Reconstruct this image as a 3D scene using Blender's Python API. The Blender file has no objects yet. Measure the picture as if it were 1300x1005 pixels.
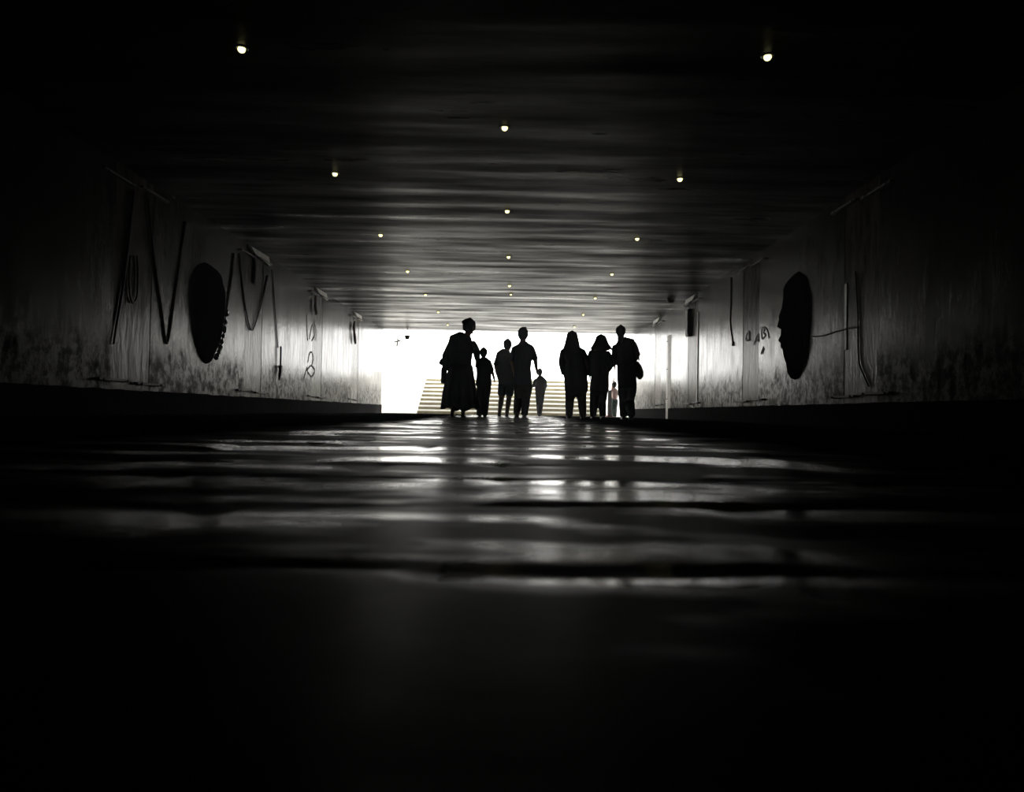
import bpy, bmesh, math, random
from mathutils import Vector, Matrix, noise
random.seed(7)
PI = math.pi
sc = bpy.context.scene
col = sc.collection
dg = lambda: bpy.context.evaluated_depsgraph_get()

# ---------------------------------------------------------------- render look
sc.view_settings.view_transform = 'Standard'
sc.view_settings.look = 'None'
sc.view_settings.gamma = 1.0
sc.view_settings.exposure = 0.0
try: sc.view_settings.use_curve_mapping = False
except Exception: pass
sc.cycles.use_denoising = True
sc.cycles.max_bounces = 8
sc.cycles.diffuse_bounces = 5
sc.cycles.glossy_bounces = 5
sc.cycles.sample_clamp_indirect = 4.0
sc.cycles.blur_glossy = 0.5

# ---------------------------------------------------------------- camera
F = 960.0
CH = 0.10
cam_d = bpy.data.cameras.new('camera'); cam = bpy.data.objects.new('camera', cam_d)
col.objects.link(cam); sc.camera = cam
cam_d.sensor_width = 36; cam_d.lens = F/1300*36; cam_d.clip_start = 0.01; cam_d.clip_end = 400
pitch = math.atan(20.5/F); yaw = math.atan(2/F); roll = 0.018
RM = Matrix.Rotation(yaw, 4, 'Z') @ Matrix.Rotation(PI/2+pitch, 4, 'X') @ Matrix.Rotation(roll, 4, 'Z')
cam.matrix_world = Matrix.Translation((0, 0, CH)) @ RM
cam_d.dof.use_dof = True; cam_d.dof.focus_distance = 13.0; cam_d.dof.aperture_fstop = 5.0

def ray(px, py):
    return (RM.to_3x3() @ Vector(((px-650)/F, (502.5-py)/F, -1))).normalized()
def at_y(px, py, Y):
    d = ray(px, py); return Vector((0, 0, CH)) + d*(Y/d.y)
def at_x(px, py, X):
    d = ray(px, py); return Vector((0, 0, CH)) + d*(X/d.x)
def at_z(px, py, Z):
    d = ray(px, py); return Vector((0, 0, CH)) + d*((Z-CH)/d.z)

# ---------------------------------------------------------------- room measures
XL, XR = -4.31, 3.89
ZC = 2.72
YE = 24.6            # mouth of the passage
YB = -5.0            # end behind
JOINTS = (8.5, 12.45, 16.5, 20.45)

# ---------------------------------------------------------------- materials
def mat(name, color, rough=0.6, spec=0.5, metal=0.0):
    m = bpy.data.materials.new(name); m.use_nodes = True
    b = m.node_tree.nodes['Principled BSDF']
    b.inputs['Base Color'].default_value = (*color, 1)
    b.inputs['Roughness'].default_value = rough
    b.inputs['Specular IOR Level'].default_value = spec
    b.inputs['Metallic'].default_value = metal
    return m, m.node_tree, b
def N(nt, t, **kw):
    n = nt.nodes.new(t)
    for k, v in kw.items():
        try: setattr(n, k, v)
        except Exception: pass
    return n
def coords(nt, scale):
    tc = N(nt, 'ShaderNodeTexCoord'); mp = N(nt, 'ShaderNodeMapping')
    mp.inputs['Scale'].default_value = scale
    nt.links.new(tc.outputs['Object'], mp.inputs['Vector']); return mp.outputs['Vector'], tc
def nz(nt, vec, scale, detail=4, rough=0.6):
    n = N(nt, 'ShaderNodeTexNoise'); n.inputs['Scale'].default_value = scale
    n.inputs['Detail'].default_value = detail; n.inputs['Roughness'].default_value = rough
    nt.links.new(vec, n.inputs['Vector']); return n.outputs['Fac']
def ramp(nt, fac, stops):
    r = N(nt, 'ShaderNodeValToRGB'); e = r.color_ramp.elements
    while len(e) < len(stops): e.new(0.5)
    for el, (p, c) in zip(e, stops):
        el.position = p; el.color = (*c, 1) if len(c) == 3 else c
    nt.links.new(fac, r.inputs['Fac']); return r.outputs['Color']
def g(v): return (v, v, v)
def mix(nt, a, b, fac, mode='MIX'):
    m = N(nt, 'ShaderNodeMix', data_type='RGBA', blend_type=mode)
    for sock, v in ((m.inputs[0], fac), (m.inputs[6], a), (m.inputs[7], b)):
        if hasattr(v, 'is_linked'): nt.links.new(v, sock)
        elif isinstance(v, tuple): sock.default_value = (*v, 1)
        else: sock.default_value = v
    return m.outputs[2]
def bump(nt, b, h, strength, dist):
    n = N(nt, 'ShaderNodeBump'); n.inputs['Strength'].default_value = strength; n.inputs['Distance'].default_value = dist
    nt.links.new(h, n.inputs['Height']); nt.links.new(n.outputs['Normal'], b.inputs['Normal'])

def wall_material(name, base, tint):
    m, nt, b = mat(name, (.4, .4, .38), .3, .5)
    v1, tc = coords(nt, (1, 1.3, .22))     # vertical drips
    v2, _ = coords(nt, (1, 1, 1))
    drip = nz(nt, v1, 4.5, 6, .65); blot = nz(nt, v2, 1.1, 5, .6); fine = nz(nt, v2, 9, 6, .7)
    c1 = ramp(nt, drip, [(.30, tuple(x*.55 for x in base)), (.50, tuple(x*.9 for x in base)), (.70, base)])
    c2 = ramp(nt, blot, [(.35, tint), (.62, (1, 1, 1))])
    c = mix(nt, c1, c2, 1.0, 'MULTIPLY')
    # lower part of the wall : lighter, with grime spots ; upper part toned darker
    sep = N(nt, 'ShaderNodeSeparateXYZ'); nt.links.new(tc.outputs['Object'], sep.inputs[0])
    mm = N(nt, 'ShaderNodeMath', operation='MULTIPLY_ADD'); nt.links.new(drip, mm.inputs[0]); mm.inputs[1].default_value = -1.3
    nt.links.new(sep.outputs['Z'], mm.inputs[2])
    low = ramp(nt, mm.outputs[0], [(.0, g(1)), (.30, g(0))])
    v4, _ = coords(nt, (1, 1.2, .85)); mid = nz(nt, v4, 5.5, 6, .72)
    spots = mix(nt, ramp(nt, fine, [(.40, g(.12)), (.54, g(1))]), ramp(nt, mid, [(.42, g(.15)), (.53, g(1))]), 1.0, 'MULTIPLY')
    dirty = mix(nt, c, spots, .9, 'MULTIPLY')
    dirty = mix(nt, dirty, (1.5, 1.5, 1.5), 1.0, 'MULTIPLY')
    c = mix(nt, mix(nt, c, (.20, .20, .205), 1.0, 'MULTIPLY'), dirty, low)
    nt.links.new(c, b.inputs['Base Color'])
    r = ramp(nt, blot, [(.3, g(.26)), (.7, g(.17))])
    r2 = mix(nt, r, (.28, .28, .28), low)
    nt.links.new(r2, b.inputs['Roughness'])
    s = mix(nt, ramp(nt, drip, [(.36, g(.03)), (.62, g(.115))]), mix(nt, (.045, .045, .045), spots, 1.0, 'MULTIPLY'), low)
    nt.links.new(s, b.inputs['Specular IOR Level'])
    hh = mix(nt, drip, fine, .5)
    bump(nt, b, hh, .25, .02)
    return m
M = {}
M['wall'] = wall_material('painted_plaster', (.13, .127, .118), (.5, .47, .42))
def simple_noise(name, c0, c1, rough, spec, scale=6, bs=.3, bd=.01, stretch=(1, 1, 1)):
    m, nt, b = mat(name, c0, rough, spec)
    v, _ = coords(nt, stretch); f = nz(nt, v, scale, 6, .65)
    nt.links.new(ramp(nt, f, [(.35, c0), (.65, c1)]), b.inputs['Base Color'])
    bump(nt, b, f, bs, bd); return m
M['recess'] = simple_noise('stained_concrete', (.018, .015, .012), (.11, .092, .075), .22, .035, 5, .5, .02, (1, 1.5, .4))
M['recess_dark'] = simple_noise('dark_stained_concrete', (.008, .007, .006), (.07, .055, .042), .22, .015, 5, .5, .02, (1, 1.5, .4))
M['base'] = simple_noise('dark_plinth', (.008, .008, .008), (.022, .021, .02), .9, .0, 8)
M['back'] = simple_noise('dark_concrete', (.02, .02, .02), (.04, .04, .04), .9, .0, 3)
M['iron'] = simple_noise('dark_iron', (.012, .012, .012), (.04, .03, .025), .6, .3, 20)
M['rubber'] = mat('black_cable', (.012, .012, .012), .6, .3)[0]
M['pale'] = simple_noise('pale_paint', (.5, .48, .42), (.7, .68, .6), .45, .5, 8)
M['white'] = simple_noise('white_render', (.72, .71, .67), (.86, .85, .82), .6, .4, 3)
M['cloth_brown'] = simple_noise('scorched_cloth', (.02, .012, .008), (.08, .04, .025), .9, .1, 20)
M['paint'] = mat('black_spray_paint', (.03, .03, .03), .6, .2)[0]

# ceiling : dark, gently rippled, glossy panels
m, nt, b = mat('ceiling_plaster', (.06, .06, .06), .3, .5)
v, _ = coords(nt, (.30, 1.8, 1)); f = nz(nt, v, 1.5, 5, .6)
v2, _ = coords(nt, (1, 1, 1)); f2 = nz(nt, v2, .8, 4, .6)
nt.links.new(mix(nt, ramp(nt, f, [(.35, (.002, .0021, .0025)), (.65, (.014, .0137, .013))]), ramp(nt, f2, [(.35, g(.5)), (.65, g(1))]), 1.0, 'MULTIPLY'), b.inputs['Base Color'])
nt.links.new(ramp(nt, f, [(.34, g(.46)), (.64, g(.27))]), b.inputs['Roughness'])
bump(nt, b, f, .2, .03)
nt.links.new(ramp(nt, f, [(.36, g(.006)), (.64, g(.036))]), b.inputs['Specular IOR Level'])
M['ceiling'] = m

OFFX, OFFY = 3.7, 2.6
# floor : worn polished walking strip down the middle, dusty stone either side
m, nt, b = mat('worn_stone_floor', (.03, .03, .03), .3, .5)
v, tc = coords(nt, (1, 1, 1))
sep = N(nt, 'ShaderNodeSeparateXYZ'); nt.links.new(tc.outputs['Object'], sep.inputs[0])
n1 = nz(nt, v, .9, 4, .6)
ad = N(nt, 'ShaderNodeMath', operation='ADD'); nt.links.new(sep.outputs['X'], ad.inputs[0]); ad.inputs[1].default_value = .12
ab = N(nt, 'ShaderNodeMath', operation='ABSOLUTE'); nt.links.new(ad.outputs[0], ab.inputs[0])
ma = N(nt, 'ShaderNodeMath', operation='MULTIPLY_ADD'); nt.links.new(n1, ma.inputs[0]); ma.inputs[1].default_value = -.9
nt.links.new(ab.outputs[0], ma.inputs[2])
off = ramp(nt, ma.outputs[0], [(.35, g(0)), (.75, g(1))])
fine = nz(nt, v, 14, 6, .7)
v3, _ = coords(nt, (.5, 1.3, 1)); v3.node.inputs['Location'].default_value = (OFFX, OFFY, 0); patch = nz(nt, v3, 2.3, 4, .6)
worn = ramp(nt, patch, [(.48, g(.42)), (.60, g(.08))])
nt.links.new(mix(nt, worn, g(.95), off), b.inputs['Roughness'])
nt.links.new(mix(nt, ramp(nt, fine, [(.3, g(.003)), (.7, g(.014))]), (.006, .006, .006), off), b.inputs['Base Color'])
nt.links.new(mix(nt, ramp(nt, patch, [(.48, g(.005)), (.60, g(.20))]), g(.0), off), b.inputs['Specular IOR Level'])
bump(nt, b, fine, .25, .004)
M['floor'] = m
M['outside'] = simple_noise('pale_paving', (.6, .59, .55), (.75, .74, .7), .7, .3, 4)
M['step'] = simple_noise('ochre_stone', (.15, .13, .07), (.24, .21, .125), .8, .2, 7)
M['nosing'] = mat('white_nosing', (.9, .9, .87), .5, .4)[0]
m, nt, b = mat('lacquer_black', (.002, .002, .003), .9, .0)
v, _ = coords(nt, (1, 1, 1)); bump(nt, b, nz(nt, v, 16, 5, .6), .6, .02)
M['lacquer'] = m
m, nt, b = mat('charred_black', (.003, .003, .003), .9, .0)
v, _ = coords(nt, (1, 1, 1)); bump(nt, b, nz(nt, v, 12, 5, .6), .8, .03)
M['char'] = m
m, nt, b = mat('lamp_glow', (1, 1, .8), .5, .5)
b.inputs['Emission Color'].default_value = (1, .93, .42, 1); b.inputs['Emission Strength'].default_value = 2.6
M['glow'] = m
M['rim'] = mat('lamp_rim', (.05, .05, .04), .5, .5, .6)[0]
def cloth(name, c, rough=.9):
    c = tuple(x*2.2 for x in c) if max(c) < .1 else c
    return simple_noise(name, c, tuple(min(1, x*1.5) for x in c), rough, .15, 30, .2, .004)
M['skin'] = mat('skin', (.22, .13, .09), .6, .3)[0]
M['hair'] = simple_noise('dark_hair', (.008, .007, .006), (.02, .016, .012), .6, .3, 60, .5, .004, (1, 1, .2))
M['shoe'] = mat('dark_shoe', (.012, .012, .013), .5, .4)[0]

# ---------------------------------------------------------------- mesh helpers
def link(name, bm, material, parent=None, smooth=True, remesh=0.0):
    me = bpy.data.meshes.new(name); bmesh.ops.recalc_face_normals(bm, faces=bm.faces[:]); bm.to_mesh(me); bm.free()
    if remesh:
        t = bpy.data.objects.new('t', me); col.objects.link(t)
        md = t.modifiers.new('r', 'REMESH'); md.mode = 'VOXEL'; md.voxel_size = remesh; md.use_smooth_shade = True
        ms = t.modifiers.new('s', 'SMOOTH'); ms.iterations = 1; ms.factor = .5
        bpy.context.view_layer.update()
        me2 = bpy.data.meshes.new_from_object(t.evaluated_get(dg())); bpy.data.objects.remove(t); bpy.data.meshes.remove(me); me = me2; me.name = name
    me.materials.clear(); me.materials.append(M[material] if isinstance(material, str) else material)
    for p in me.polygons: p.use_smooth = smooth
    o = bpy.data.objects.new(name, me); col.objects.link(o)
    if parent: o.parent = parent
    return o
def empty(name, loc, label, cat, group=None, rz=0):
    o = bpy.data.objects.new(name, None); col.objects.link(o); o.location = loc; o.rotation_euler = (0, 0, rz)
    o.empty_display_size = .1
    return tag(o, label, cat, group)
def tag(o, label, cat, group=None):
    o['label'] = label; o['category'] = cat
    if group: o['group'] = group
    return o
def struct(o): o['kind'] = 'structure'; return o
def box(bm, x0, x1, y0, y1, z0, z1, bev=0):
    r = bmesh.ops.create_cube(bm, size=1)
    vs = r['verts']
    for v in vs: v.co = Vector(((x0+x1)/2+v.co.x*(x1-x0), (y0+y1)/2+v.co.y*(y1-y0), (z0+z1)/2+v.co.z*(z1-z0)))
    if bev:
        es = list({e for v in vs for e in v.link_edges})
        bmesh.ops.bevel(bm, geom=es, offset=bev, segments=2, affect='EDGES', profile=.5)
def tube(bm, pts, n=14, up=None, caps=True):
    """pts: (x,y,z,a,b); a across (kept near world X), b the other way"""
    P = [Vector(p[:3]) for p in pts]; R = [(p[3], p[4] if len(p) > 4 else p[3]) for p in pts]
    rings = []; prev = None
    def ringat(c, t, a, b):
        nonlocal prev
        ref = up or Vector((1, 0, 0))
        s = ref - t*ref.dot(t)
        if s.length < .3: s = (prev - t*prev.dot(t)) if prev else Vector((0, 1, 0)) - t*t.y
        s.normalize(); prev = s; w = t.cross(s)
        return [bm.verts.new(c + s*math.cos(2*PI*k/n)*a + w*math.sin(2*PI*k/n)*b) for k in range(n)]
    T = []
    for i in range(len(P)):
        t = (P[min(i+1, len(P)-1)] - P[max(i-1, 0)]); T.append(t.normalized() if t.length else Vector((0, 0, 1)))
    if caps:
        a, b = R[0]; m_ = min(a, b)
        for q in (.9, .5): 
            s = math.sqrt(max(0, 1-q*q)); rings.append(ringat(P[0]-T[0]*m_*q*.6, T[0], a*s, b*s))
    for c, t, (a, b) in zip(P, T, R): rings.append(ringat(c, t, a, b))
    if caps:
        a, b = R[-1]; m_ = min(a, b)
        for q in (.5, .9):
            s = math.sqrt(max(0, 1-q*q)); rings.append(ringat(P[-1]+T[-1]*m_*q*.6, T[-1], a*s, b*s))
    for A, B in zip(rings, rings[1:]):
        for k in range(n): bm.faces.new((A[k], A[(k+1) % n], B[(k+1) % n], B[k]))
    bm.faces.new(rings[0][::-1]); bm.faces.new(rings[-1])
def ball(bm, c, r, seg=12):
    mt = Matrix.Translation(c) @ Matrix.Diagonal((r[0], r[1], r[2], 1))
    bmesh.ops.create_uvsphere(bm, u_segments=seg, v_segments=seg-4, radius=1, matrix=mt)
def smoothpath(pts, k=6):
    out = []
    P = [Vector(p) for p in pts]
    for i in range(len(P)-1):
        p0, p1, p2, p3 = P[max(i-1, 0)], P[i], P[i+1], P[min(i+2, len(P)-1)]
        for j in range(k):
            t = j/k
            out.append(.5*((2*p1)+(p2-p0)*t+(2*p0-5*p1+4*p2-p3)*t*t+(3*p1-p0-3*p2+p3)*t**3))
    out.append(P[-1]); return out

# ================================================================ THE SETTING
# floor: grid with worn, slightly tilted slabs (denser near the eye)
def floor_z(x, y):
    # slabs about 0.5 x 0.4 m, each its own small tilt; long swells of the worn surface
    x0_, y0_ = x, y
    x = x0_ + noise.noise(Vector((x0_*.9, y0_*.7, 12)))*.22; y = y0_ + noise.noise(Vector((x0_*.8, y0_*.8, 15)))*.30 + noise.noise(Vector((x0_*3, y0_*3, 18)))*.05
    row = math.floor(y/.42); xo = x + (row % 2)*.27
    cx = math.floor(xo/.55)
    h = noise.noise(Vector((cx*3.1, row*7.7, 0)))*.0045
    tx = noise.noise(Vector((cx*5.3, row*1.7, 4)))*.010; ty = noise.noise(Vector((cx*2.9, row*3.3, 9)))*.016
    u = xo/.55-cx-.5; w = y/.42-row-.5
    swell = noise.noise(Vector((x*.55, y*.8, 2)))*.009 + noise.noise(Vector((x*1.6, y*2.1, 6)))*.004
    edge = min(.5-abs(u), (.5-abs(w)))
    groove = -.004*max(0, 1-edge/.05)
    k = 1.0 if abs(x+.1) < 1.8 else .5
    return (h+u*tx+w*ty+groove)*k + swell
def build_floor():
    bm = bmesh.new()
    ys = [YB]; y = YB
    while y < YE+.001:
        step = .5 if y < -.05 else (.018 if y < 1.4 else (.03 if y < 4 else (.06 if y < 9 else .14)))
        y = min(y+step, YE+.0011); ys.append(y)
    xs = []; x = XL-.3
    while x < XR+.3:
        xs.append(x); x += .035 if abs(x+.1) < 1.7 else .12
    xs.append(XR+.3)
    prev = None
    for y in ys:
        f = min(1, max(0, (YE-y)/.5))
        row = [bm.verts.new((x, y, floor_z(x, y)*f - (.012 if y < 12 else .0))) for x in xs]
        if prev:
            for a, b, c, d in zip(prev, prev[1:], row[1:], row): bm.faces.new((a, b, c, d))
        prev = row
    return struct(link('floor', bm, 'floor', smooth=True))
build_floor()

# walls: panels with stained recessed strips where the panels meet
def wall(name, X, sgn):
    bm = bmesh.new(); t = .3
    edges = []
    y = YB
    for j in JOINTS: edges.append((y, j-.42)); y = j+.42
    edges.append((y, YE))
    for a, b_ in edges:
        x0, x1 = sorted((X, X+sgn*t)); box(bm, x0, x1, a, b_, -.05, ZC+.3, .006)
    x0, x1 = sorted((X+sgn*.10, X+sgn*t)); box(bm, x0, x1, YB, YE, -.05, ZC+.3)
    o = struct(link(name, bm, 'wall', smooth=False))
    for j in JOINTS:
        b2 = bmesh.new(); x0, x1 = sorted((X+sgn*.004, X+sgn*.12))
        box(b2, x0, x1, j-.42, j+.42, -.04, ZC+.2); s = link('panel_joint', b2, 'recess_dark' if X > 0 and 10 < j < 18 else 'recess', o, smooth=False)
    return o
wall('wall_left', XL, -1); wall('wall_right', XR, 1)
bm = bmesh.new(); box(bm, XL-.3, XR+.3, YB-.3, YB, -.1, ZC+.3); struct(link('wall_back_blocker', bm, 'back', smooth=False))  # unseen end wall added to keep light out from behind

# plinths with broken upper edges
def plinth(name, X, sgn):
    bm = bmesh.new(); ys = [YB+i*.08 for i in range(int((YE-YB)/.08)+1)]
    prev = None
    for y in ys:
        h = .27 + noise.noise(Vector((y*3.3, X, 0)))*.012 + noise.noise(Vector((y*11, X, 3)))*.008
        d = X - sgn*.03
        r = [bm.verts.new(p) for p in ((X+sgn*.05, y, -.04), (d, y, -.04), (d, y, h-.012), (d+sgn*.012, y, h), (X+sgn*.05, y, h))]
        if prev:
            for k in range(5): bm.faces.new((prev[k], prev[(k+1) % 5], r[(k+1) % 5], r[k]))
        else: bm.faces.new(r)
        prev = r
    bm.faces.new(prev[::-1])
    struct(link(name, bm, 'base', smooth=False))
plinth('baseboard_left', XL, -1); plinth('baseboard_right', XR, 1)

# ceiling slab with a rippled underside
bm = bmesh.new(); prev = None
nx = 36; x0, x1 = XL-.29, XR+.29; y = YB; ys = []
while y < YE: ys.append(y); y += .09
ys.append(YE)
def ceil_z(x, y):
    return ZC + noise.noise(Vector((x*.22, y*1.9, 1)))*.013 + noise.noise(Vector((x*.35, y*4.2, 5)))*.006
for y in ys:
    r = [bm.verts.new((x0+(x1-x0)*i/nx, y, ceil_z(x0+(x1-x0)*i/nx, y))) for i in range(nx+1)]
    if prev:
        for a, b_, c, d in zip(prev, prev[1:], r[1:], r): bm.faces.new((a, d, c, b_))
    prev = r
for f in bm.faces: f.smooth = True
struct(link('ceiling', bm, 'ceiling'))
bm = bmesh.new(); box(bm, x0, x1, YB-.3, YE, ZC+.03, ZC+.5); struct(link('ceiling_slab', bm, 'back', smooth=False))

# ================================================================ OUTSIDE THE MOUTH
bm = bmesh.new(); box(bm, XL-.3, XR+.3, YE+.002, YE+.55, -.3, -.004); struct(link('ground_outside', bm, 'outside', smooth=False))
SX0, SX1 = -3.2, 3.02
NS, RISE, RUN = 9, .145, .30
Y0 = YE + .55
st = empty('staircase', ((SX0+SX1)/2, Y0, 0), 'wide flight of ochre stone steps climbing to daylight beyond the passage', 'stairs')
for k in range(NS):
    z = RISE*(k+1)
    bm = bmesh.new(); box(bm, SX0-st.location.x, SX1-st.location.x, RUN*k, RUN*(k+1)+.02, -.1, z-.02, .004)
    s = link('step', bm, 'step', st, smooth=False)
    bm = bmesh.new(); box(bm, SX0-st.location.x, SX1-st.location.x, RUN*k-.02, RUN*(k+1)-.021, z-.055, z, .006)
    link('nosing', bm, 'nosing', s, smooth=False)
zt = RISE*NS; yt = Y0+RUN*NS
bm = bmesh.new(); box(bm, XL-.3, XR+.3, yt, yt+14, -.3, zt); struct(link('ground_upper_landing', bm, 'outside', smooth=False))
for nm, xa, xb in (('wall_parapet_left', XL+.001, SX0-.004), ('wall_parapet_right', SX1+.004, XR-.001)):
    bm = bmesh.new()
    v = [(YE+.56, -.2), (YE+.56, .02), (yt, zt+.25), (yt, -.2)]
    A = [bm.verts.new((xa, y, z)) for y, z in v]; B = [bm.verts.new((xb, y, z)) for y, z in v]
    bm.faces.new(A); bm.faces.new(B[::-1])
    for i in range(len(v)): bm.faces.new((A[i], A[(i+1) % len(v)], B[(i+1) % len(v)], B[i]))
    struct(link(nm, bm, 'white', smooth=False))
for nm, xa, xb in (('wall_outer_left', XL-.3, XL), ('wall_outer_right', XR, XR+.3)):
    bm = bmesh.new(); box(bm, xa, xb, YE+.001, YE+7.5, -.3, 2.75, .01); struct(link(nm, bm, 'white', smooth=False))

# ================================================================ CEILING LAMPS
def lamp(x, y, label, r=.028, on=True):
    z = ceil_z(x, y)
    e = empty('ceiling_lamp', (x, y, z+.004), label, 'lamp', 'small round lamps in the passage ceiling')
    bm = bmesh.new(); n = 20; prof = [(.050, .02), (.050, -.008), (.045, -.012), (.034, -.012), (.030, -.004), (.030, .02)]
    rings = [[bm.verts.new((pr*math.cos(2*PI*k/n), pr*math.sin(2*PI*k/n), pz)) for k in range(n)] for pr, pz in prof]
    for A, B in zip(rings, rings[1:]):
        for k in range(n): bm.faces.new((A[k], A[(k+1) % n], B[(k+1) % n], B[k]))
    link('lamp_rim', bm, 'rim', e)
    bm = bmesh.new(); bmesh.ops.create_uvsphere(bm, u_segments=14, v_segments=8, radius=r)
    for v in bm.verts: v.co.z = v.co.z*.9 - .016
    link('bulb', bm, 'glow', e)
ordn = ['nearest', 'second nearest', 'third nearest', 'fourth nearest', 'fifth nearest', 'sixth nearest', 'seventh nearest']
for k in range(7): lamp(-2.03, 5.46+2.89*k, f'{ordn[k]} glowing lamp in the row along the left side of the ceiling')
for k in range(4): lamp(-.126, 6.9+2.89*k, f'{ordn[k]} glowing lamp in the row down the middle of the ceiling')
lamp(-.10, 16.75, 'faint farthest lamp in the middle ceiling row, close behind its neighbour', .02)
for k in range(7): lamp(1.80, 5.44+2.89*k, f'{ordn[k]} glowing lamp in the row along the right side of the ceiling')

# ================================================================ WALL FITTINGS
# flat iron clamps, a pair low and a pair high at each panel joint
def clamp(X, sgn, y, z, label):
    bm = bmesh.new(); x0, x1 = sorted((X+sgn*.06, X-sgn*.045)); box(bm, x0, x1, y-.33, y+.33, z-.014, z+.014, .004)
    for q in (-.24, .24): ball(bm, Vector((X-sgn*.045, y+q, z)), (.012, .02, .012), 8)
    tag(link('wall_clamp', bm, 'iron', smooth=False), label, 'bracket', 'flat iron clamps across the wall panel joints')
jn = ['nearest', 'second', 'third', 'fourth']
for X, sgn, side in ((XL, -1, 'left'), (XR, 1, 'right')):
    for i, j in enumerate(JOINTS):
        for lv, z in (('low', .36), ('high', ZC-.14)):
            for w, dy, dz in (('near', -.40, .01), ('far', .40, -.01)):
                clamp(X, sgn, j+dy, z+dz*(1 if lv == 'low' else -2), f'{lv} flat iron clamp on the {w} edge of the {jn[i]} joint along the {side} wall' if i else f'{lv} flat iron clamp on the {w} edge of the nearest joint along the {side} wall')
# pale brackets tucked under the ceiling
def top_patch(X, sgn, y, label, w=.5):
    bm = bmesh.new(); a = X - sgn*.002
    pts = [(y-w, ZC-.02), (y-w*.55, ZC-.10), (y+w, ZC-.16), (y+w*.8, ZC-.02)]
    A = [bm.verts.new((X+sgn*.01, p, z)) for p, z in pts]; B = [bm.verts.new((a-sgn*.04, p, z)) for p, z in pts]
    bm.faces.new(A); bm.faces.new(B[::-1])
    for i in range(4): bm.faces.new((A[i], A[(i+1) % 4], B[(i+1) % 4], B[i]))
    tag(link('cover_plate', bm, 'pale', smooth=False), label, 'cover plate', 'pale cover plates where walls meet the ceiling')
for X, sgn, side in ((XL, -1, 'left'), (XR, 1, 'right')):
    for i, j in enumerate(JOINTS):
        if (side, i) in (('right', 0), ('right', 1), ('left', 0)): continue
        top_patch(X, sgn, j+.15, f'pale cover plate under the ceiling at the {jn[i]} joint of the {side} wall')

# cables, straps and flush strips
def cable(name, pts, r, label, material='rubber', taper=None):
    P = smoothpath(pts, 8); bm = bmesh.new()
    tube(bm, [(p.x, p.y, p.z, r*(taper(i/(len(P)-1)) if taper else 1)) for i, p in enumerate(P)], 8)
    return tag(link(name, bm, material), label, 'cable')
def WL(px, py, off=.012): return at_x(px, py, XL+off)
def WR(px, py, off=.008): return at_x(px, py, XR-off)
v_group = 'dark V-shaped strips flush on the left wall'  # dark V marks laid flush on the wall as thin strips
o = cable('v_strip', [WL(188, 252), WL(196, 330), WL(205, 390), WL(212, 436), WL(220, 390), WL(228, 335), WL(236, 282)], .012, 'dark strip in a sharp V left of the black oval, left wall'); o['group'] = v_group
o = cable('v_strip', [WL(304, 322), WL(308, 362), WL(313, 398), WL(320, 419), WL(328, 398), WL(335, 372), WL(340, 350)], .012, 'dark strip in a sharp V right of the black oval, left wall'); o['group'] = v_group
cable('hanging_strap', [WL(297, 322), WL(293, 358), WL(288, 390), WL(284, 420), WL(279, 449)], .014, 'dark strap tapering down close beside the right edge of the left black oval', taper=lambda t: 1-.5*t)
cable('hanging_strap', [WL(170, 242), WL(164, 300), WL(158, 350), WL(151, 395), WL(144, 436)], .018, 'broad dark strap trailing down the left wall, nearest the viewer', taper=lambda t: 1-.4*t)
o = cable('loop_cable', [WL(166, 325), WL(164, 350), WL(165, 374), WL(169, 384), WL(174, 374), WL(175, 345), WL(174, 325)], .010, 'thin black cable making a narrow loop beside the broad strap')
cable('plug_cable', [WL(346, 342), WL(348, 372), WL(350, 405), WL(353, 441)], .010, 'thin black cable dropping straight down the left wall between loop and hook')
# hook shaped handle below that cable
e = empty('wall_hook', WL(356, 468, .04), 'black downward pointing hook on a short rod, low on the left wall', 'hook')
bm = bmesh.new(); a = WL(356.5, 440, .04)-e.location; tube(bm, [(a.x, a.y, a.z, .016), (0, 0, .04, .016)], 8); link('rod', bm, 'iron', e)
bm = bmesh.new(); q = WL(354.5, 482, .04)-e.location; tube(bm, [(0, 0, .05, .03, .09), (0, 0, -.02, .03, .05), (q.x, q.y, q.z, .015, .012)], 10, Vector((1, 0, 0))); link('blade', bm, 'iron', e)
cable('ceiling_tail', [WL(322, 322), WL(324, 335), WL(323, 348), WL(322, 358)], .02, 'short frayed dark tail hanging under the ceiling on the left wall, at the second joint', taper=lambda t: 1+.6*t)
# scorched rags
def rag(px0, py0, px1, py1, label, w=.1, X='L'):
    f_ = WL if X == 'L' else WR
    bm = bmesh.new(); pts = []
    for i in range(9):
        t = i/8; p = f_(px0+(px1-px0)*t, py0+(py1-py0)*t, .05)
        ww = w*(.45+.9*abs(math.sin(t*5.3+1)))*(1-.35*t); pts.append((p.x, p.y+math.sin(t*9)*.03, p.z, .025, ww))
    tube(bm, pts, 12, Vector((1, 0, 0)))
    return tag(link('scorched_rag', bm, 'cloth_brown'), label, 'rag')
rag(449, 412, 451, 436, 'scorched brown rag hanging at the fourth joint of the left wall', .13)
rag(400, 378, 401, 399, 'scorched dark rag hanging near the ceiling at the third joint of the left wall', .08)
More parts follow.
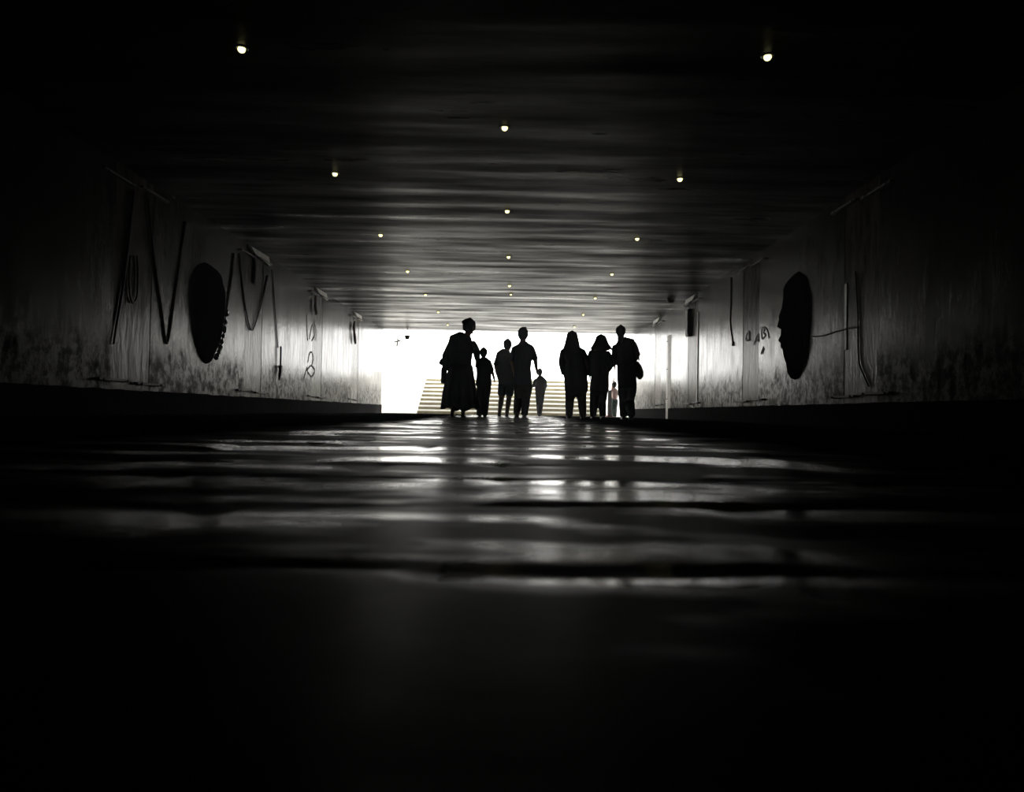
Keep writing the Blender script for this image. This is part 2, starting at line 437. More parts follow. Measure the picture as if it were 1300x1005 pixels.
# right wall: cable with plug, long cable, pale strip, pipe
cable('plug_cable', [WR(928, 352), WR(928, 380), WR(927, 408), WR(930, 434)], .010, 'thin black cable dangling beside the graffiti on the right wall')
bm = bmesh.new(); p = WR(930.5, 436); tube(bm, [(p.x, p.y, p.z+.03, .018), (p.x, p.y, p.z-.03, .024)], 8)
tag(link('plug', bm, 'rubber'), 'black plug at the end of the cable beside the graffiti', 'plug')
cable('long_cable', [WR(1086, 345), WR(1089, 400), WR(1090, 455), WR(1096, 475), WR(1103, 490)], .009, 'thin black cable curving down the dark part of the right wall')
cable('slack_cable', [WR(1030, 427), WR(1045, 426), WR(1060, 421), WR(1075, 417), WR(1090, 415)], .010, 'thin black cable running nearly level along the right wall beside the black mask')
bm = bmesh.new(); a = WR(1072, 360, .02); b_ = WR(1076, 443, .02); box(bm, XR-.006, XR+.01, a.y-.03, a.y+.03, b_.z, a.z, .002)
tag(link('cover_strip', bm, 'pale', smooth=False), 'pale upright cover strip on the dark near part of the right wall', 'strip')
# flat cover strip running down over the plinth
e = empty('wall_duct', (XR, 19.0, 0), 'pale flat duct running down the right wall over the plinth, near the mouth', 'duct')
bm = bmesh.new()
ends = [[bm.verts.new((x_, y_, z_)) for x_, y_ in ((.02, -.26), (-.001, -.26), (-.040, -.06), (-.040, .12), (-.001, .16), (.02, .16))] for z_ in (0, 2.1)]
bm.faces.new(ends[0]); bm.faces.new(ends[1][::-1])
for q in range(6): bm.faces.new((ends[0][q], ends[0][(q+1) % 6], ends[1][(q+1) % 6], ends[1][q]))
link('duct_cover', bm, 'pale', e, smooth=False)
for z in (.5, 1.25, 1.95):
    bm = bmesh.new(); box(bm, -.044, .02, -.07, .13, z-.012, z+.012, .003); link('duct_clip', bm, 'iron', e, smooth=False)
# electrical trunking box in third joint, right wall
a = WR(870, 393, 0); b_ = WR(875, 424, 0)
e = empty('cable_box', (XR, 16.75, 1.9), 'narrow dark cable box under the ceiling at the third joint of the right wall', 'box')
bm = bmesh.new(); box(bm, -.07, .05, -.12, .12, -.05, .55, .01); link('box_body', bm, 'iron', e, smooth=False)
bm = bmesh.new(); box(bm, -.085, -.068, -.10, .10, -.03, .53, .006); link('lid', bm, 'iron', e, smooth=False)
bm = bmesh.new(); box(bm, XR-.015, XR+.02, 15.98, 16.03, .3, 2.3, .005); tag(link('edge_strip', bm, 'pale', smooth=False), 'thin bright metal edging beside the dark stained third joint on the right wall', 'strip')

# graffiti scrawl on the right wall
def scrawl(strokes, label, name='graffiti', X='R'):
    bm = bmesh.new(); f_ = WR if X == 'R' else WL
    for s in strokes:
        P = smoothpath([f_(x, y, .004) for x, y in s], 4)
        tube(bm, [(p.x, p.y, p.z, .004, .018) for p in P], 6, Vector((1, 0, 0)))
    return tag(link(name, bm, 'paint'), label, 'graffiti')
scrawl([[(946, 432), (948, 424), (951, 421), (951, 430), (948, 432), (946, 429)], [(950, 421), (952, 432)]], 'black sprayed letter A, leftmost of the three on the right wall')
scrawl([[(957, 437), (960, 428), (963, 424), (963, 434)], [(958, 432), (963, 431)]], 'black sprayed letter A between two other sprayed marks on the right wall')
scrawl([[(967, 430), (967, 417), (971, 417), (969, 422), (972, 425), (968, 430)], [(968, 416), (972, 416), (975, 422), (976, 429)]], 'black sprayed letter B with a curved tail on the right wall')
scrawl([[(969, 440), (967, 446), (966, 449)], [(968, 449), (970, 442)]], 'short black paint dashes below the sprayed letters on the right wall')
def wscr(strokes, label, X='L'):
    o = scrawl(strokes, label, 'graffiti', X); o.data.materials.clear(); o.data.materials.append(M['pale']); return o
wscr([[(390, 398), (390, 420), (391, 432)], [(393, 430), (397, 412), (400, 425), (396, 432)], [(399, 408), (402, 420), (401, 432)]], 'pale scrawled strokes on the third joint of the left wall')
scrawl([[(391, 460), (393, 449), (396, 447), (398, 455), (396, 463)], [(390, 470), (395, 464), (400, 470), (396, 478), (391, 472)], [(386, 480), (390, 466)]], 'dark looping scribble low on the third joint of the left wall', X='L')

# hanging loudspeakers
def speaker(p, zc, s, label):
    e = empty('hanging_floodlight', (p.x, p.y, p.z), label, 'floodlight')
    bm = bmesh.new(); tube(bm, [(0, 0, .05*s, .13*s, .11*s), (0, 0, -.10*s, .09*s, .08*s)], 16, caps=False); link('housing', bm, 'iron', e)
    bm = bmesh.new(); tube(bm, [(0, 0, .05*s, .145*s, .12*s), (0, 0, .08*s, .145*s, .12*s)], 16, caps=False); link('collar', bm, 'iron', e)
    bm = bmesh.new(); tube(bm, [(0, 0, .07*s, .015), (0, 0, zc-p.z+.03, .015)], 8, caps=False); link('stem', bm, 'iron', e)
p = at_y(517, 428, 24.35); speaker(p, ZC, .7, 'dark cone floodlight hanging from the ceiling at the bright mouth, beside the left wall')
p = at_y(852, 380, 16.9); speaker(p, ZC, .75, 'dark cone floodlight hanging from the ceiling beside the right wall')
# bracket with cable outside on left wall
p = at_x(505, 434, XL+.12)
e = empty('wall_bracket', p, 'small dark forked bracket with a dangling cord, high on the sunlit left wall', 'bracket')
bm = bmesh.new(); tube(bm, [(-.12, 0, 0, .03), (.05, 0, .05, .03), (.2, 0, .0, .02)], 8); tube(bm, [(.0, -.02, .03, .035), (-.02, -.05, -.15, .03)], 8); tube(bm, [(.05, 0, .05, .03), (-.05, -.1, .12, .02)], 8); link('arm', bm, 'iron', e)
bm = bmesh.new(); tube(bm, [(-.02, -.05, -.14, .01), (.0, -.05, -.30, .008), (-.02, -.05, -.45, .012)], 8); link('cord', bm, 'rubber', e)

# ================================================================ BLACK WALL RELIEFS
RIM = {}
def relief(name, X, sgn, yc, zc, ry, rz, depth, label, material, jag, top_bias, prof=None):
    """a bulging rounded shield fixed on the wall, its back on the wall plane"""
    bm = bmesh.new(); n = 96; rings = []
    for i in range(15):
        t = i/14; ang = t*PI/2
        rr = math.cos(ang)**.6 if i < 14 else 0.0; dd = math.sin(ang)*depth
        ring = []
        for k in range(n):
            a = 2*PI*k/n; cy, cz = math.cos(a), math.sin(a); cz = math.copysign(abs(cz)**.88, cz); cy = math.copysign(abs(cy)**.88, cy)
            wz = 1 - top_bias*(.5-.5*cz)**1.4          # narrower towards the foot
            jg = 1 + jag*(noise.noise(Vector((cy*4, cz*4, 2)))*.6 + noise.noise(Vector((cy*13, cz*13, 7)))*.4)
            extra = prof(cz, cy) if prof else 0
            y = cy*ry*wz*jg*rr + extra*(1 if cy > 0 else 0)*rr**.4; z = cz*rz*jg*rr
            wob = noise.noise(Vector((y*5, z*5, 3)))*.02*(1-t*.3)
            ring.append(bm.verts.new((-sgn*(dd+wob*(1 if i else 0)), y, z)))
            if i == 14: pass
        rings.append(ring)
    for A, B in zip(rings, rings[1:]):
        for k in range(n): bm.faces.new((A[k], A[(k+1) % n], B[(k+1) % n], B[k]))
    back = [bm.verts.new((sgn*.03, v.co.y, v.co.z)) for v in rings[0]]
    for k in range(n): bm.faces.new((back[k], back[(k+1) % n], rings[0][(k+1) % n], rings[0][k]))
    bm.faces.new(back[::-1]); bmesh.ops.remove_doubles(bm, verts=rings[-1], dist=.0005)
    o = link(name, bm, material); RIM[name+str(sgn)] = (o, [v.co.copy() for v in o.data.vertices if False]); o.location = (X, yc, zc); return tag(o, label, 'wall relief', 'pair of black rounded reliefs facing each other across the passage')
relief('wall_relief', XL, -1, 10.55, 1.40, .64, .70, .12, 'large glossy black egg-shaped relief bulging from the left wall', 'lacquer', .02, .50)
def face_prof(cz, cy):
    # brow, nose, lips and chin notches along the far edge
    z = cz*.71; out = 0
    for z0, s, a_ in ((.40, .10, -.05), (.22, .06, .08), (.08, .05, .17), (-.02, .03, -.05), (-.10, .02, .04), (-.17, .025, .10), (-.215, .012, -.03), (-.26, .03, .05), (-.50, .10, -.04)):
        out += a_*math.exp(-((z-z0)/s)**2)
    return out*min(1, cy*3)
relief('wall_relief', XR, 1, 10.45, 1.36, .56, .74, .10, 'large rough black mask-like relief with a face-shaped edge on the right wall', 'char', .05, .30, face_prof)

# chipped bits on the left relief's far edge, coloured pale as rim-light glints
m, nt, b = mat('chip_glint', (.3, .3, .31), .25, 1.0); M['glint'] = m
lr_ = RIM['wall_relief-1'][0]
for i in range(9):
    a = -1.15+i*.155; cy, cz = math.cos(a), math.sin(a); cz = math.copysign(abs(cz)**.88, cz); cy = cy**.88
    wz = 1-.50*(.5-.5*cz)**1.4; bm = bmesh.new()
    bmesh.ops.create_icosphere(bm, subdivisions=2, radius=1)
    sx, sz = random.uniform(.025, .04), random.uniform(.03, .06)
    for v in bm.verts: v.co = Vector((v.co.x*.03+.085, v.co.y*sx+cy*.64*wz*.93, v.co.z*sz+cz*.70*.94)) + noise.noise_vector(v.co*1.7+Vector((i, 0, 0)))*.014
    o = link('chip_glint', bm, 'glint', lr_, smooth=False); o['label'] = 'chipped bit of rim, pale as a painted glint'

# ================================================================ PEOPLE
def lerp(a, b, t): return a+(b-a)*t
class Figure:
    def __init__(s, label, px, Y, cx, ground, headtop, height, zx0=540, zy0=390, k=6.7, rz=0, group=None):
        s.sc = height/(ground-headtop); s.cx = cx; s.gd = ground; s.h = height
        p = at_y(zx0+cx/k, 525, Y)
        s.root = empty('person', (p.x, Y, .0), label, 'person', group, rz)
        s.px = px
    def J(s, zx, zy, y=0.0):
        z = (s.gd-zy)*s.sc; return Vector(((zx-s.cx)*s.sc - .018*z, y, z))
def hand(bm, w, d, sz=1.0, curl=.35, side=1):
    """five-fingered hand from wrist w pointing along d"""
    d = d.normalized(); f = Vector((0, 1, 0)) - d*d.y; f.normalize(); nrm = d.cross(f); 
    if nrm.x*side > 0: nrm = -nrm            # palm towards the body
    P = lambda a, b, c: w + d*a*sz + f*b*sz + nrm*c*sz
    def t(pts): tube(bm, [(*P(a, b, c), r*sz, r2*sz) for a, b, c, r, r2 in pts], 8, nrm)
    t([(-.02, 0, 0, .022, .028), (.02, 0, 0, .018, .034), (.06, 0, 0, .017, .042), (.095, 0, 0, .014, .040)])
    for i, (b, L) in enumerate(((.031, .070), (.011, .080), (-.010, .074), (-.030, .058))):
        t([(.085, b, 0, .0095, .0095), (.085+L*.45, b*1.08, curl*.012, .009, .009), (.085+L*.8, b*1.08, curl*.04, .008, .008), (.085+L, b*1.05, curl*.065, .0065, .0065)])
    t([(.02, .028, .004, .013, .013), (.055, .052, .014, .0105, .0105), (.088, .060, .024, .009, .009)])
def head_mesh(bm, c, hh, yaw=0, tilt=0):
    """c = chin-neck junction, hh = head height; faces +y before yaw"""
    R = Matrix.Translation(c) @ Matrix.Rotation(tilt, 4, 'Y') @ Matrix.Rotation(yaw, 4, 'Z') @ Matrix.Diagonal((1.12, 1.06, 1, 1))
    s = hh*1.08/.23; b2 = bmesh.new()
    tube(b2, [(0, .040*s, .0*s, .034*s, .034*s), (0, .030*s, .025*s, .052*s, .060*s), (0, .018*s, .06*s, .064*s, .082*s), (0, .008*s, .10*s, .071*s, .094*s), (0, 0, .14*s, .076*s, .100*s), (0, -.004*s, .175*s, .072*s, .094*s), (0, -.006*s, .205*s, .055*s, .072*s), (0, -.006*s, .222*s, .03*s, .04*s)], 20, caps=True)
    tube(b2, [(0, .100*s, .125*s, .010*s), (0, .118*s, .085*s, .016*s), (0, .098*s, .075*s, .014*s)], 8)       # nose
    tube(b2, [(-.024*s, .088*s, .047*s, .006*s), (0, .097*s, .048*s, .009*s), (.024*s, .088*s, .047*s, .006*s)], 8, Vector((0, 0, 1)))   # lips
    ball(b2, Vector((0, .072*s, .012*s)), (.022*s, .022*s, .02*s), 10)   # chin
    for q in (-1, 1):
        ball(b2, Vector((q*.030*s, .083*s, .115*s)), (.013*s, .012*s, .011*s), 10)   # eyes
        tube(b2, [(q*.012*s, .094*s, .133*s, .008*s), (q*.048*s, .080*s, .134*s, .007*s)], 8, Vector((0, 0, 1)))  # brow
        ball(b2, Vector((q*.078*s, .0, .10*s)), (.010*s, .020*s, .032*s), 10)    # ears
    b2.transform(R); me = bpy.data.meshes.new('h'); b2.to_mesh(me); b2.free(); bm.from_mesh(me); bpy.data.meshes.remove(me)
    return R, s
def hair_mesh(bm, R, s, style):
    b2 = bmesh.new()
    # cap following the skull, open at the face
    def cap(grow, front):
        tube(b2, [(0, -.030*s, .045*s, .066*s+grow, .070*s+grow), (0, -.026*s, .09*s, .078*s+grow, .080*s+grow), (0, -.018*s, .14*s, .083*s+grow, .096*s+grow+front), (0, -.010*s, .175*s, .078*s+grow, .098*s+grow+front), (0, -.008*s, .208*s, .058*s+grow, .076*s+grow), (0, -.006*s, .228*s, .032*s, .042*s)], 20)
    if style == 'short': cap(.0, .004)
    elif style == 'quiff':
        cap(.002, .006); tube(b2, [(-.03*s, .03*s, .215*s, .03*s), (.045*s, .035*s, .225*s, .028*s)], 10, Vector((0, 0, 1)))
    elif style == 'bun':
        cap(.008, .008); ball(b2, Vector((0, -.105*s, .15*s)), (.05*s, .05*s, .045*s))
        tube(b2, [(.075*s, .03*s, .13*s, .018*s), (.09*s, .035*s, .08*s, .012*s), (.085*s, .03*s, .035*s, .006*s)], 8)
    elif style == 'tail':
        cap(.006, .006); tube(b2, [(0, -.10*s, .16*s, .04*s), (0, -.13*s, .08*s, .045*s), (.0, -.11*s, -.03*s, .05*s, .04*s), (0, -.10*s, -.12*s, .03*s)], 12)
    elif style == 'long':
        cap(.012, .006)
        tube(b2, [(0, -.04*s, .17*s, .085*s, .08*s), (0, -.06*s, .08*s, .105*s, .075*s), (0, -.075*s, -.02*s, .125*s, .065*s), (-.01*s, -.085*s, -.12*s, .145*s, .055*s), (-.02*s, -.095*s, -.22*s, .13*s, .04*s), (-.02*s, -.10*s, -.30*s, .08*s, .025*s)], 22)
    elif style == 'bob':
        cap(.014, .006)
        tube(b2, [(0, -.03*s, .19*s, .075*s, .07*s), (0, -.04*s, .12*s, .105*s, .085*s), (0, -.045*s, .05*s, .135*s, .085*s), (-.005*s, -.05*s, -.02*s, .165*s, .08*s), (0, -.05*s, -.06*s, .155*s, .06*s)], 22)
        tube(b2, [(.12*s, -.02*s, .03*s, .03*s), (.17*s, -.02*s, -.03*s, .022*s), (.21*s, -.02*s, -.07*s, .008*s)], 8)
        tube(b2, [(-.11*s, -.02*s, .03*s, .03*s), (-.165*s, -.02*s, -.03*s, .016*s), (-.18*s, -.02*s, -.05*s, .006*s)], 8)
    b2.transform(R); me = bpy.data.meshes.new('h'); b2.to_mesh(me); b2.free(); bm.from_mesh(me); bpy.data.meshes.remove(me)

def limb(a, m, b, r0, r1, r2, grow=0, t_end=1.0, bulge=.06):
    """points of a tapering limb a-m-b; t_end<1 stops early"""
    out = []
    seq = [(a, r0), (a.lerp(m, .4), lerp(r0, r1, .35)*(1+bulge)), (a.lerp(m, .8), lerp(r0, r1, .85)), (m, r1), (m.lerp(b, .3), lerp(r1, r2, .2)*(1+bulge)), (m.lerp(b, .65), lerp(r1, r2, .65)), (b, r2)]
    n = max(2, int(round(len(seq)*t_end)))
    for p, r in seq[:n]: out.append((p.x, p.y, p.z, r+grow, r+grow))
    return out

def build(F_, torso, neck, head, hairstyle, arms, legs, top_mat, low_mat, lower='trousers', sleeve=1.0, skirt=None, headyaw=0, headtilt=0, armr=.046, legr=.078, shorts=.55, feet=None, toplow=None, depth=.6, hair_mat='hair', loose=.014, shoe='shoe'):
    root = F_.root; k = F_.h/1.7; kk = max(k, .62)
    TR = [(p.x, p.y, p.z, a, max(.07*kk, a*depth)) for p, a in torso]          # from shoulders down to hips
    # ---- body : one mesh
    bm = bmesh.new()
    tube(bm, [(x, y, z, a*.88, b_*.88) for x, y, z, a, b_ in TR], 20)
    nb, nt_ = neck
    tube(bm, [(nb.x, nb.y-.01, nb.z-.05, .07*kk), (nb.x, nb.y, nb.z, .064*kk), (nt_.x, nt_.y, nt_.z, .058*kk), (nt_.x, nt_.y+.01, nt_.z+.05*kk, .052*kk)], 14)
    R, hs = head_mesh(bm, head[0], head[1], headyaw, headtilt)
    arms = [(Vector((lerp(a_.x, nb.x, .16), a_.y, a_.z-.03*kk)), b__, c__) for a_, b__, c__ in arms]
    ar = armr*kk
    for s_, e_, w_ in arms: tube(bm, limb(s_, e_, w_, ar*1.05, ar*.82, ar*.58), 14)
    lr = legr*kk
    for h_, n_, a_ in legs: tube(bm, limb(h_, n_, a_, lr*1.0, lr*.70, lr*.46, bulge=.1), 16)
    for i, (h_, n_, a_) in enumerate(legs):
        fy = (feet or {}).get(i, 0)      # heel lift angle
        d = Vector((0, math.cos(fy), -math.sin(fy)))
        tube(bm, [(*(a_+Vector((0, -.03, -.02))*kk), .035*kk), (*(a_+d*.06*kk+Vector((0, 0, -.035*kk))), .036*kk, .03*kk), (*(a_+d*.14*kk+Vector((0, 0, -.045*kk))), .038*kk, .018*kk)], 12)
    for i, (s_, e_, w_) in enumerate(arms): hand(bm, w_, (w_-e_), .95*kk, .45, 1 if w_.x > nb.x else -1)
    link('body', bm, 'skin', root, remesh=.0075 if F_.h > 1 else .006)
    # ---- hair
    if hairstyle:
        bm = bmesh.new(); hair_mesh(bm, R, hs, hairstyle); link('hair', bm, hair_mat, root, remesh=.008)
    # ---- top
    bm = bmesh.new()
    lowi = toplow or len(TR)
    g_ = loose
    tube(bm, [(x, y, z, a+g_*.6, b_+g_) for x, y, z, a, b_ in TR[:lowi]], 22, caps=True)
    for s_, e_, w_ in arms:
        tube(bm, limb(s_, e_, w_, ar*1.12, ar*.88, ar*.64, g_, sleeve), 14)
    tube(bm, [(nb.x, nb.y, nb.z-.06*kk, .10*kk, .085*kk), (nb.x, nb.y, nb.z+.005, .062*kk, .062*kk)], 14)
    link('top', bm, top_mat, root, remesh=.010)
    # ---- lower garment
    bm = bmesh.new()
    hx, hy, hz, ha, hb = TR[-1]
    wx, wy, wz, wa, wb = TR[-2]
    if lower == 'skirt':
        pts = skirt; n = 60; rings = []
        for i, (p, a) in enumerate(pts):
            t = i/(len(pts)-1); ring = []
            for q in range(n):
                an = 2*PI*q/n; fold = 1+.07*t*math.sin(an*11+1)+.04*t*math.sin(an*5)
                zz = p.z + (.03*math.sin(an*6)+.03*math.sin(an*2+.6))*t*t
                ring.append(bm.verts.new((p.x+math.cos(an)*a*fold, p.y+math.sin(an)*a*.72*fold, zz)))
            rings.append(ring)
        for A, B in zip(rings, rings[1:]):
            for q in range(n): bm.faces.new((A[q], A[(q+1) % n], B[(q+1) % n], B[q]))
        bm.faces.new(rings[0])
        o = link('skirt', bm, low_mat, root)
        md = o.modifiers.new('thick', 'SOLIDIFY'); md.thickness = .006
    else:
        tube(bm, [(wx, wy, wz, wa+.004, wb+.006), (hx, hy, hz, ha+.012, hb+.012), (hx, hy, hz-.06*kk, ha*.9, hb)], 20)
        for h_, n_, a_ in legs:
            if lower == 'shorts':
                e = h_.lerp(n_, shorts*1.5 if shorts < .66 else 1)
                tube(bm, [(h_.x, h_.y, h_.z, lr*1.12, lr*1.15), (*h_.lerp(e, .5), lr*1.1, lr*1.1), (*e, lr*1.08, lr*1.08)], 16, caps=False)
            else:
                tube(bm, limb(h_, n_, a_+Vector((0, 0, .0)), lr*1.08, lr*.86, lr*.70, .008, 1.0), 16)
        link('trousers' if lower == 'trousers' else 'shorts', bm, low_mat, root, remesh=.010)
    # ---- shoes
    for i, (h_, n_, a_) in enumerate(legs):
        fy = (feet or {}).get(i, 0); d = Vector((0, math.cos(fy), -math.sin(fy)))
        up_ = Vector((0, math.sin(fy), math.cos(fy)))
        bm = bmesh.new(); c = a_ + Vector((0, 0, -.045*kk))
        tube(bm, [(*(c-d*.055*kk), .036*kk, .034*kk), (*(c), .042*kk, .036*kk), (*(c+d*.09*kk-up_*.008*kk), .047*kk, .028*kk), (*(c+d*.16*kk-up_*.014*kk), .044*kk, .022*kk), (*(c+d*.195*kk-up_*.018*kk), .028*kk, .014*kk)], 14)
        tube(bm, [(*(c-d*.05*kk-up_*.034*kk), .038*kk, .010*kk), (*(c+d*.19*kk-up_*.030*kk), .036*kk, .008*kk)], 12)
        link('shoe', bm, shoe, root)
    return TR
def arm(F_, a, b, c, ya=0, yb=0, yc=0): return (F_.J(*a, ya), F_.J(*b, yb), F_.J(*c, yc))

navy = cloth('navy_cloth', (.012, .016, .026)); black = cloth('black_cloth', (.008, .008, .009)); char = cloth('charcoal_cloth', (.02, .021, .023))
teal = cloth('dark_teal_cloth', (.014, .026, .032)); maroon = cloth('dark_plum_cloth', (.012, .006, .008)); denim = cloth('dark_denim', (.014, .02, .034))
pink = cloth('pale_pink_cloth', (.55, .38, .36)); green = cloth('dark_green_patterned_cloth', (.02, .03, .024)); olive = cloth('olive_cloth', (.03, .03, .02))

# -- woman in a long skirt, leaning towards the child whose hand she holds
f = Figure('person in a long flared skirt with a shoulder bag, leaning towards a child', 0, 13.7, 285, 918, 97, 1.75)
J = f.J
build(f, [(J(330, 232), .13), (J(312, 262), .225), (J(300, 320), .235), (J(290, 400), .225), (J(292, 470), .205), (J(300, 540), .21)],
      (J(350, 228), J(362, 208, .02)), (J(366, 200, .02), .235), 'bun',
      [arm(f, (405, 285), (432, 350), (436, 415), 0, .06, .25), arm(f, (222, 262), (176, 400), (165, 520), 0, -.05, .0)],
      [(J(270, 560), J(250, 720, .06), J(232, 885, -.03)), (J(330, 560), J(330, 720, .05), J(320, 888, .03))],
      teal, navy, 'skirt', 1.0, [(J(300, 480), .215), (J(298, 540), .24), (J(292, 620), .27), (J(290, 720), .305), (J(292, 800), .325), (J(294, 845), .335)], headyaw=-.75, headtilt=.12, armr=.06, depth=.62)
# shoulder bag of that person
bm = bmesh.new(); a = J(160, 480, -.02)
box(bm, a.x-.045, a.x+.045, -.14, .12, J(0, 640).z, J(0, 505).z, .02); bg = link('bag', bm, char, f.root)
bm = bmesh.new(); P = smoothpath([J(228, 232, -.02), J(190, 330, -.09), J(165, 430, -.10), J(160, 510, -.08)], 5); tube(bm, [(p.x, p.y, p.z, .012) for p in P], 8)
P = smoothpath([J(228, 232, .03), J(175, 330, .06), J(148, 430, .07), J(158, 510, .05)], 5); tube(bm, [(p.x, p.y, p.z, .012) for p in P], 8); link('bag_strap', bm, char, bg)
bm = bmesh.new(); P = [J(135, 470), J(150, 440), J(185, 425), J(215, 470), J(185, 515)]; tube(bm, [(p.x, p.y-.03, p.z, .05, .06) for p in P], 12); link('shawl_end', bm, teal, f.root, remesh=.012)

# -- child holding that person's hand
f = Figure('child in loose trousers holding the hand of the person in the long skirt', 0, 14.15, 498, 918, 343, 1.26)
J = f.J
build(f, [(J(495, 425), .085), (J(496, 442), .135), (J(497, 480), .135), (J(498, 540), .13), (J(498, 600), .135), (J(495, 640), .145)],
      (J(495, 420), J(495, 405)), (J(495, 408), .165), 'short' and None or 'short',
      [arm(f, (452, 440), (442, 490), (440, 430), 0, -.06, -.2), arm(f, (545, 445), (566, 520), (584, 585), 0, 0, .03)],
      [(J(475, 660), J(468, 770, .03), J(462, 895, -.03)), (J(522, 660), J(512, 770, .03), J(505, 895, .05))],
      navy, char, 'trousers', .6, armr=.052, legr=.098, depth=.62)

# -- stout person in shorts
f = Figure('stout person in knee-length shorts striding beside the tall man', 0, 17.0, 690, 912, 292, 1.66)
J = f.J
build(f, [(J(690, 372), .13), (J(680, 390), .19), (J(678, 430), .215), (J(682, 500), .215), (J(690, 580), .185), (J(695, 625), .185)],
      (J(692, 372), J(698, 358)), (J(700, 352), .22), 'short',
      [arm(f, (620, 400), (602, 480), (612, 560), 0, -.05, 0), arm(f, (745, 395), (752, 480), (748, 560), .02, 0, .05)],
      [(J(655, 640), J(648, 760, .1), J(632, 885, -.16)), (J(722, 640), J(710, 765, .08), J(692, 892, .05))],
      char, navy, 'shorts', .55, feet={0: .7}, armr=.058, legr=.088, shorts=.5, headyaw=-.3)

# -- tall man
f = Figure('tallest slim person in long trousers with the right arm hanging free', 0, 15.1, 828, 920, 158, 1.78)
J = f.J
build(f, [(J(832, 288), .09), (J(834, 308), .185), (J(834, 340), .195), (J(830, 420), .175), (J(828, 500), .155), (J(832, 590), .165), (J(834, 640), .165)],
      (J(830, 285), J(830, 262)), (J(830, 262), .235), 'quiff',
      [arm(f, (752, 320), (738, 430), (752, 530), 0, 0, .04), arm(f, (912, 318), (935, 420), (948, 505), 0, -.03, .05)],
      [(J(800, 650), J(790, 760, .12), J(778, 880, -.1)), (J(868, 650), J(856, 770, .05), J(843, 892, .06))],
      denim, black, 'trousers', .55, feet={0: .5}, armr=.05, legr=.085)

# -- far child by the stairs
f = Figure('small child walking alone towards the stairs, elbow out, farthest of the walkers', 0, 22.0, 972, 912, 512, 1.36)
J = f.J
build(f, [(J(975, 578), .08), (J(978, 596), .145), (J(980, 640), .155), (J(978, 690), .145), (J(975, 730), .125)],
      (J(974, 578), J(973, 566)), (J(973, 566), .19), 'short',
      [arm(f, (938, 598), (922, 645), (898, 678), 0, -.03, .05), arm(f, (1020, 600), (1022, 650), (1012, 700), 0, -.02, .05)],
      [(J(962, 740), J(964, 820, .06), J(966, 895, -.1)), (J(990, 740), J(982, 815, .05), J(974, 898, .05))],
      maroon, black, 'trousers', .7, armr=.055, legr=.085)

# -- woman with long hair
f = Figure('person with long loose hair and a long coat, leftmost of the trio on the right', 0, 14.5, 255, 925, 195, 1.66, 690)
J = f.J
build(f, [(J(250, 325), .12), (J(252, 350), .205), (J(255, 400), .225), (J(265, 480), .215), (J(272, 560), .21), (J(280, 640), .215), (J(280, 690), .21)],
      (J(246, 322), J(244, 298)), (J(243, 298), .225), 'long',
      [arm(f, (170, 350), (158, 450), (176, 545), 0, -.05, .02), arm(f, (338, 350), (362, 440), (370, 540), 0, -.02, .05)],
      [(J(232, 690), J(225, 790, .05), J(217, 895, -.05)), (J(318, 690), J(330, 790, .05), J(338, 897, .05))],
      black, char, 'trousers', 1.0, armr=.058, legr=.088, depth=.6, loose=.02)

# -- woman with a bob
f = Figure('person with a swinging chin-length bob, middle of the trio on the right', 0, 14.7, 480, 925, 215, 1.62, 690)
J = f.J
build(f, [(J(480, 335), .12), (J(474, 358), .20), (J(476, 410), .20), (J(480, 480), .19), (J(482, 560), .165), (J(478, 640), .175), (J(475, 680), .175)],
      (J(488, 335), J(490, 318)), (J(490, 312), .22), 'bob',
      [arm(f, (400, 362), (385, 450), (395, 550), 0, -.03, .02), arm(f, (548, 355), (585, 445), (560, 505), 0, -.05, .12)],
      [(J(438, 690), J(430, 790, .05), J(426, 897, .05)), (J(505, 690), J(502, 790, .07), J(503, 893, -.05))],
      teal, navy, 'trousers', 1.0, armr=.055, legr=.085)

# -- person with a hip bag
f = Figure('person with a round bag swinging at the right hip, rightmost of the walkers', 0, 14.4, 700, 935, 163, 1.75, 690)
J = f.J
build(f, [(J(672, 275), .10), (J(690, 296), .195), (J(698, 340), .20), (J(706, 420), .185), (J(708, 500), .17), (J(710, 590), .175), (J(714, 650), .172)],
      (J(662, 278), J(658, 248)), (J(658, 245), .205), 'tail',
      [arm(f, (612, 312), (607, 400), (612, 470), 0, -.02, .08), arm(f, (778, 300), (797, 385), (775, 450), 0, -.04, .12)],
      [(J(682, 660), J(690, 780, .08), J(688, 900, .08)), (J(745, 660), J(735, 780, .05), J(738, 893, -.12))],
      char, black, 'trousers', 1.0, feet={1: .4}, armr=.05, legr=.095)
bm = bmesh.new(); c = J(815, 515, -.02)
tube(bm, [(c.x-.045, c.y, c.z+.14, .03, .04), (c.x-.02, c.y, c.z+.06, .06, .09), (c.x+.0, c.y, c.z-.05, .08, .11), (c.x+.01, c.y, c.z-.13, .07, .10), (c.x+.01, c.y, c.z-.165, .04, .06)], 18)
bg = link('bag', bm, olive, f.root)
bm = bmesh.new(); P = smoothpath([J(778, 285, -.04), J(800, 350, -.10), J(806, 440, -.09)], 6); tube(bm, [(p.x, p.y, p.z, .012) for p in P], 8); link('bag_strap', bm, olive, bg)

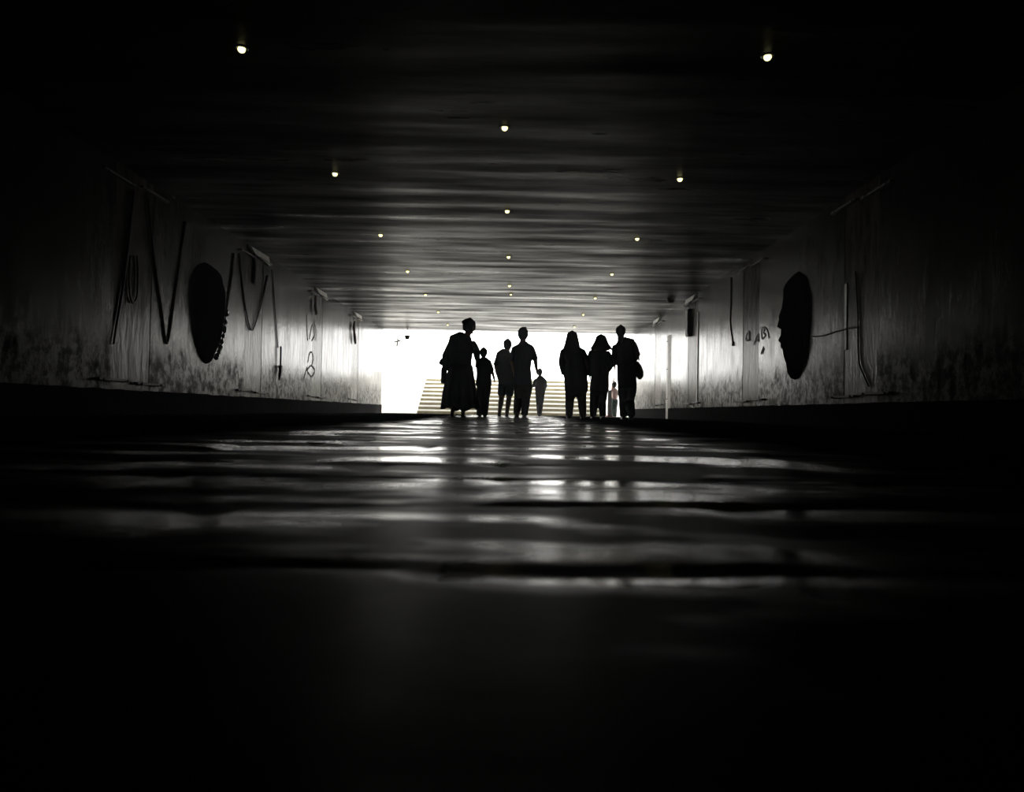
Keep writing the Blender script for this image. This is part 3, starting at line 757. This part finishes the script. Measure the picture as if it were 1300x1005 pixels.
# -- child seen between the last two
f = Figure('small child in a pale top and dark trousers by the post below the stairs', 0, 24.8, 597, 903, 590, 1.2, 690)
J = f.J
build(f, [(J(602, 660), .05), (J(603, 668), .085), (J(604, 690), .09), (J(604, 720), .085), (J(602, 750), .085)],
      (J(602, 660), J(602, 652)), (J(602, 652), .19), 'short',
      [arm(f, (584, 672), (590, 630), (600, 575), 0, 0, 0), arm(f, (622, 674), (630, 705), (626, 735), 0, 0, .03)],
      [(J(590, 760), J(588, 820, .03), J(588, 890, -.02)), (J(616, 760), J(612, 820, .03), J(610, 890, .05))],
      pink, green, 'trousers', .4, armr=.05, legr=.09)

# pale post by the foot of the stairs
e = empty('stair_post', (at_y(774, 500, 24.2).x, 24.2, 0), 'pale upright post standing at the right foot of the stairs', 'post')
bm = bmesh.new(); box(bm, -.06, .06, -.06, .06, .03, .86, .01); link('post', bm, 'pale', e, smooth=False)
bm = bmesh.new(); box(bm, -.10, .10, -.10, .10, -.02, .05, .01); link('foot', bm, simple_noise('red_brick', (.4, .16, .1), (.5, .22, .15), .8, .2), e, smooth=False)

# ================================================================ LIGHT
w = bpy.data.worlds.new('world'); sc.world = w; w.use_nodes = True
bgn = w.node_tree.nodes['Background']; bgn.inputs['Color'].default_value = (1, .985, .95, 1); bgn.inputs['Strength'].default_value = 7.0
w.cycles.sampling_method = 'MANUAL'; w.cycles.sample_map_resolution = 64
ld = bpy.data.lights.new('daylight_portal', 'AREA'); ld.shape = 'RECTANGLE'; ld.size = XR-XL; ld.size_y = ZC; ld.cycles.is_portal = True
lo = bpy.data.objects.new('daylight_portal', ld); col.objects.link(lo); lo.location = ((XL+XR)/2, YE+.02, ZC/2)
lo.rotation_euler = (-PI/2, 0, 0)

sd = bpy.data.lights.new('sun', 'SUN'); sd.energy = 3.0; sd.angle = .01; sd.color = (1, .96, .88)
so = bpy.data.objects.new('sun', sd); col.objects.link(so)
so.rotation_euler = Vector((.55, .45, 1.0)).to_track_quat('Z', 'Y').to_euler()

# thin dusty haze hanging in the passage
hm = bpy.data.materials.new('haze'); hm.use_nodes = True; nt = hm.node_tree; nt.nodes.clear()
vo = nt.nodes.new('ShaderNodeVolumeScatter'); vo.inputs['Color'].default_value = (.93, .96, 1, 1); vo.inputs['Density'].default_value = .0027; vo.inputs['Anisotropy'].default_value = .7
ou = nt.nodes.new('ShaderNodeOutputMaterial'); nt.links.new(vo.outputs[0], ou.inputs['Volume']); M['haze'] = hm
bm = bmesh.new(); box(bm, XL+.035, XR-.035, YB+.05, YE-.01, .02, ZC-.03)
o = link('haze', bm, 'haze', smooth=False); o['kind'] = 'stuff'; tag(o, 'thin dusty haze filling the passage towards the daylight', 'haze')
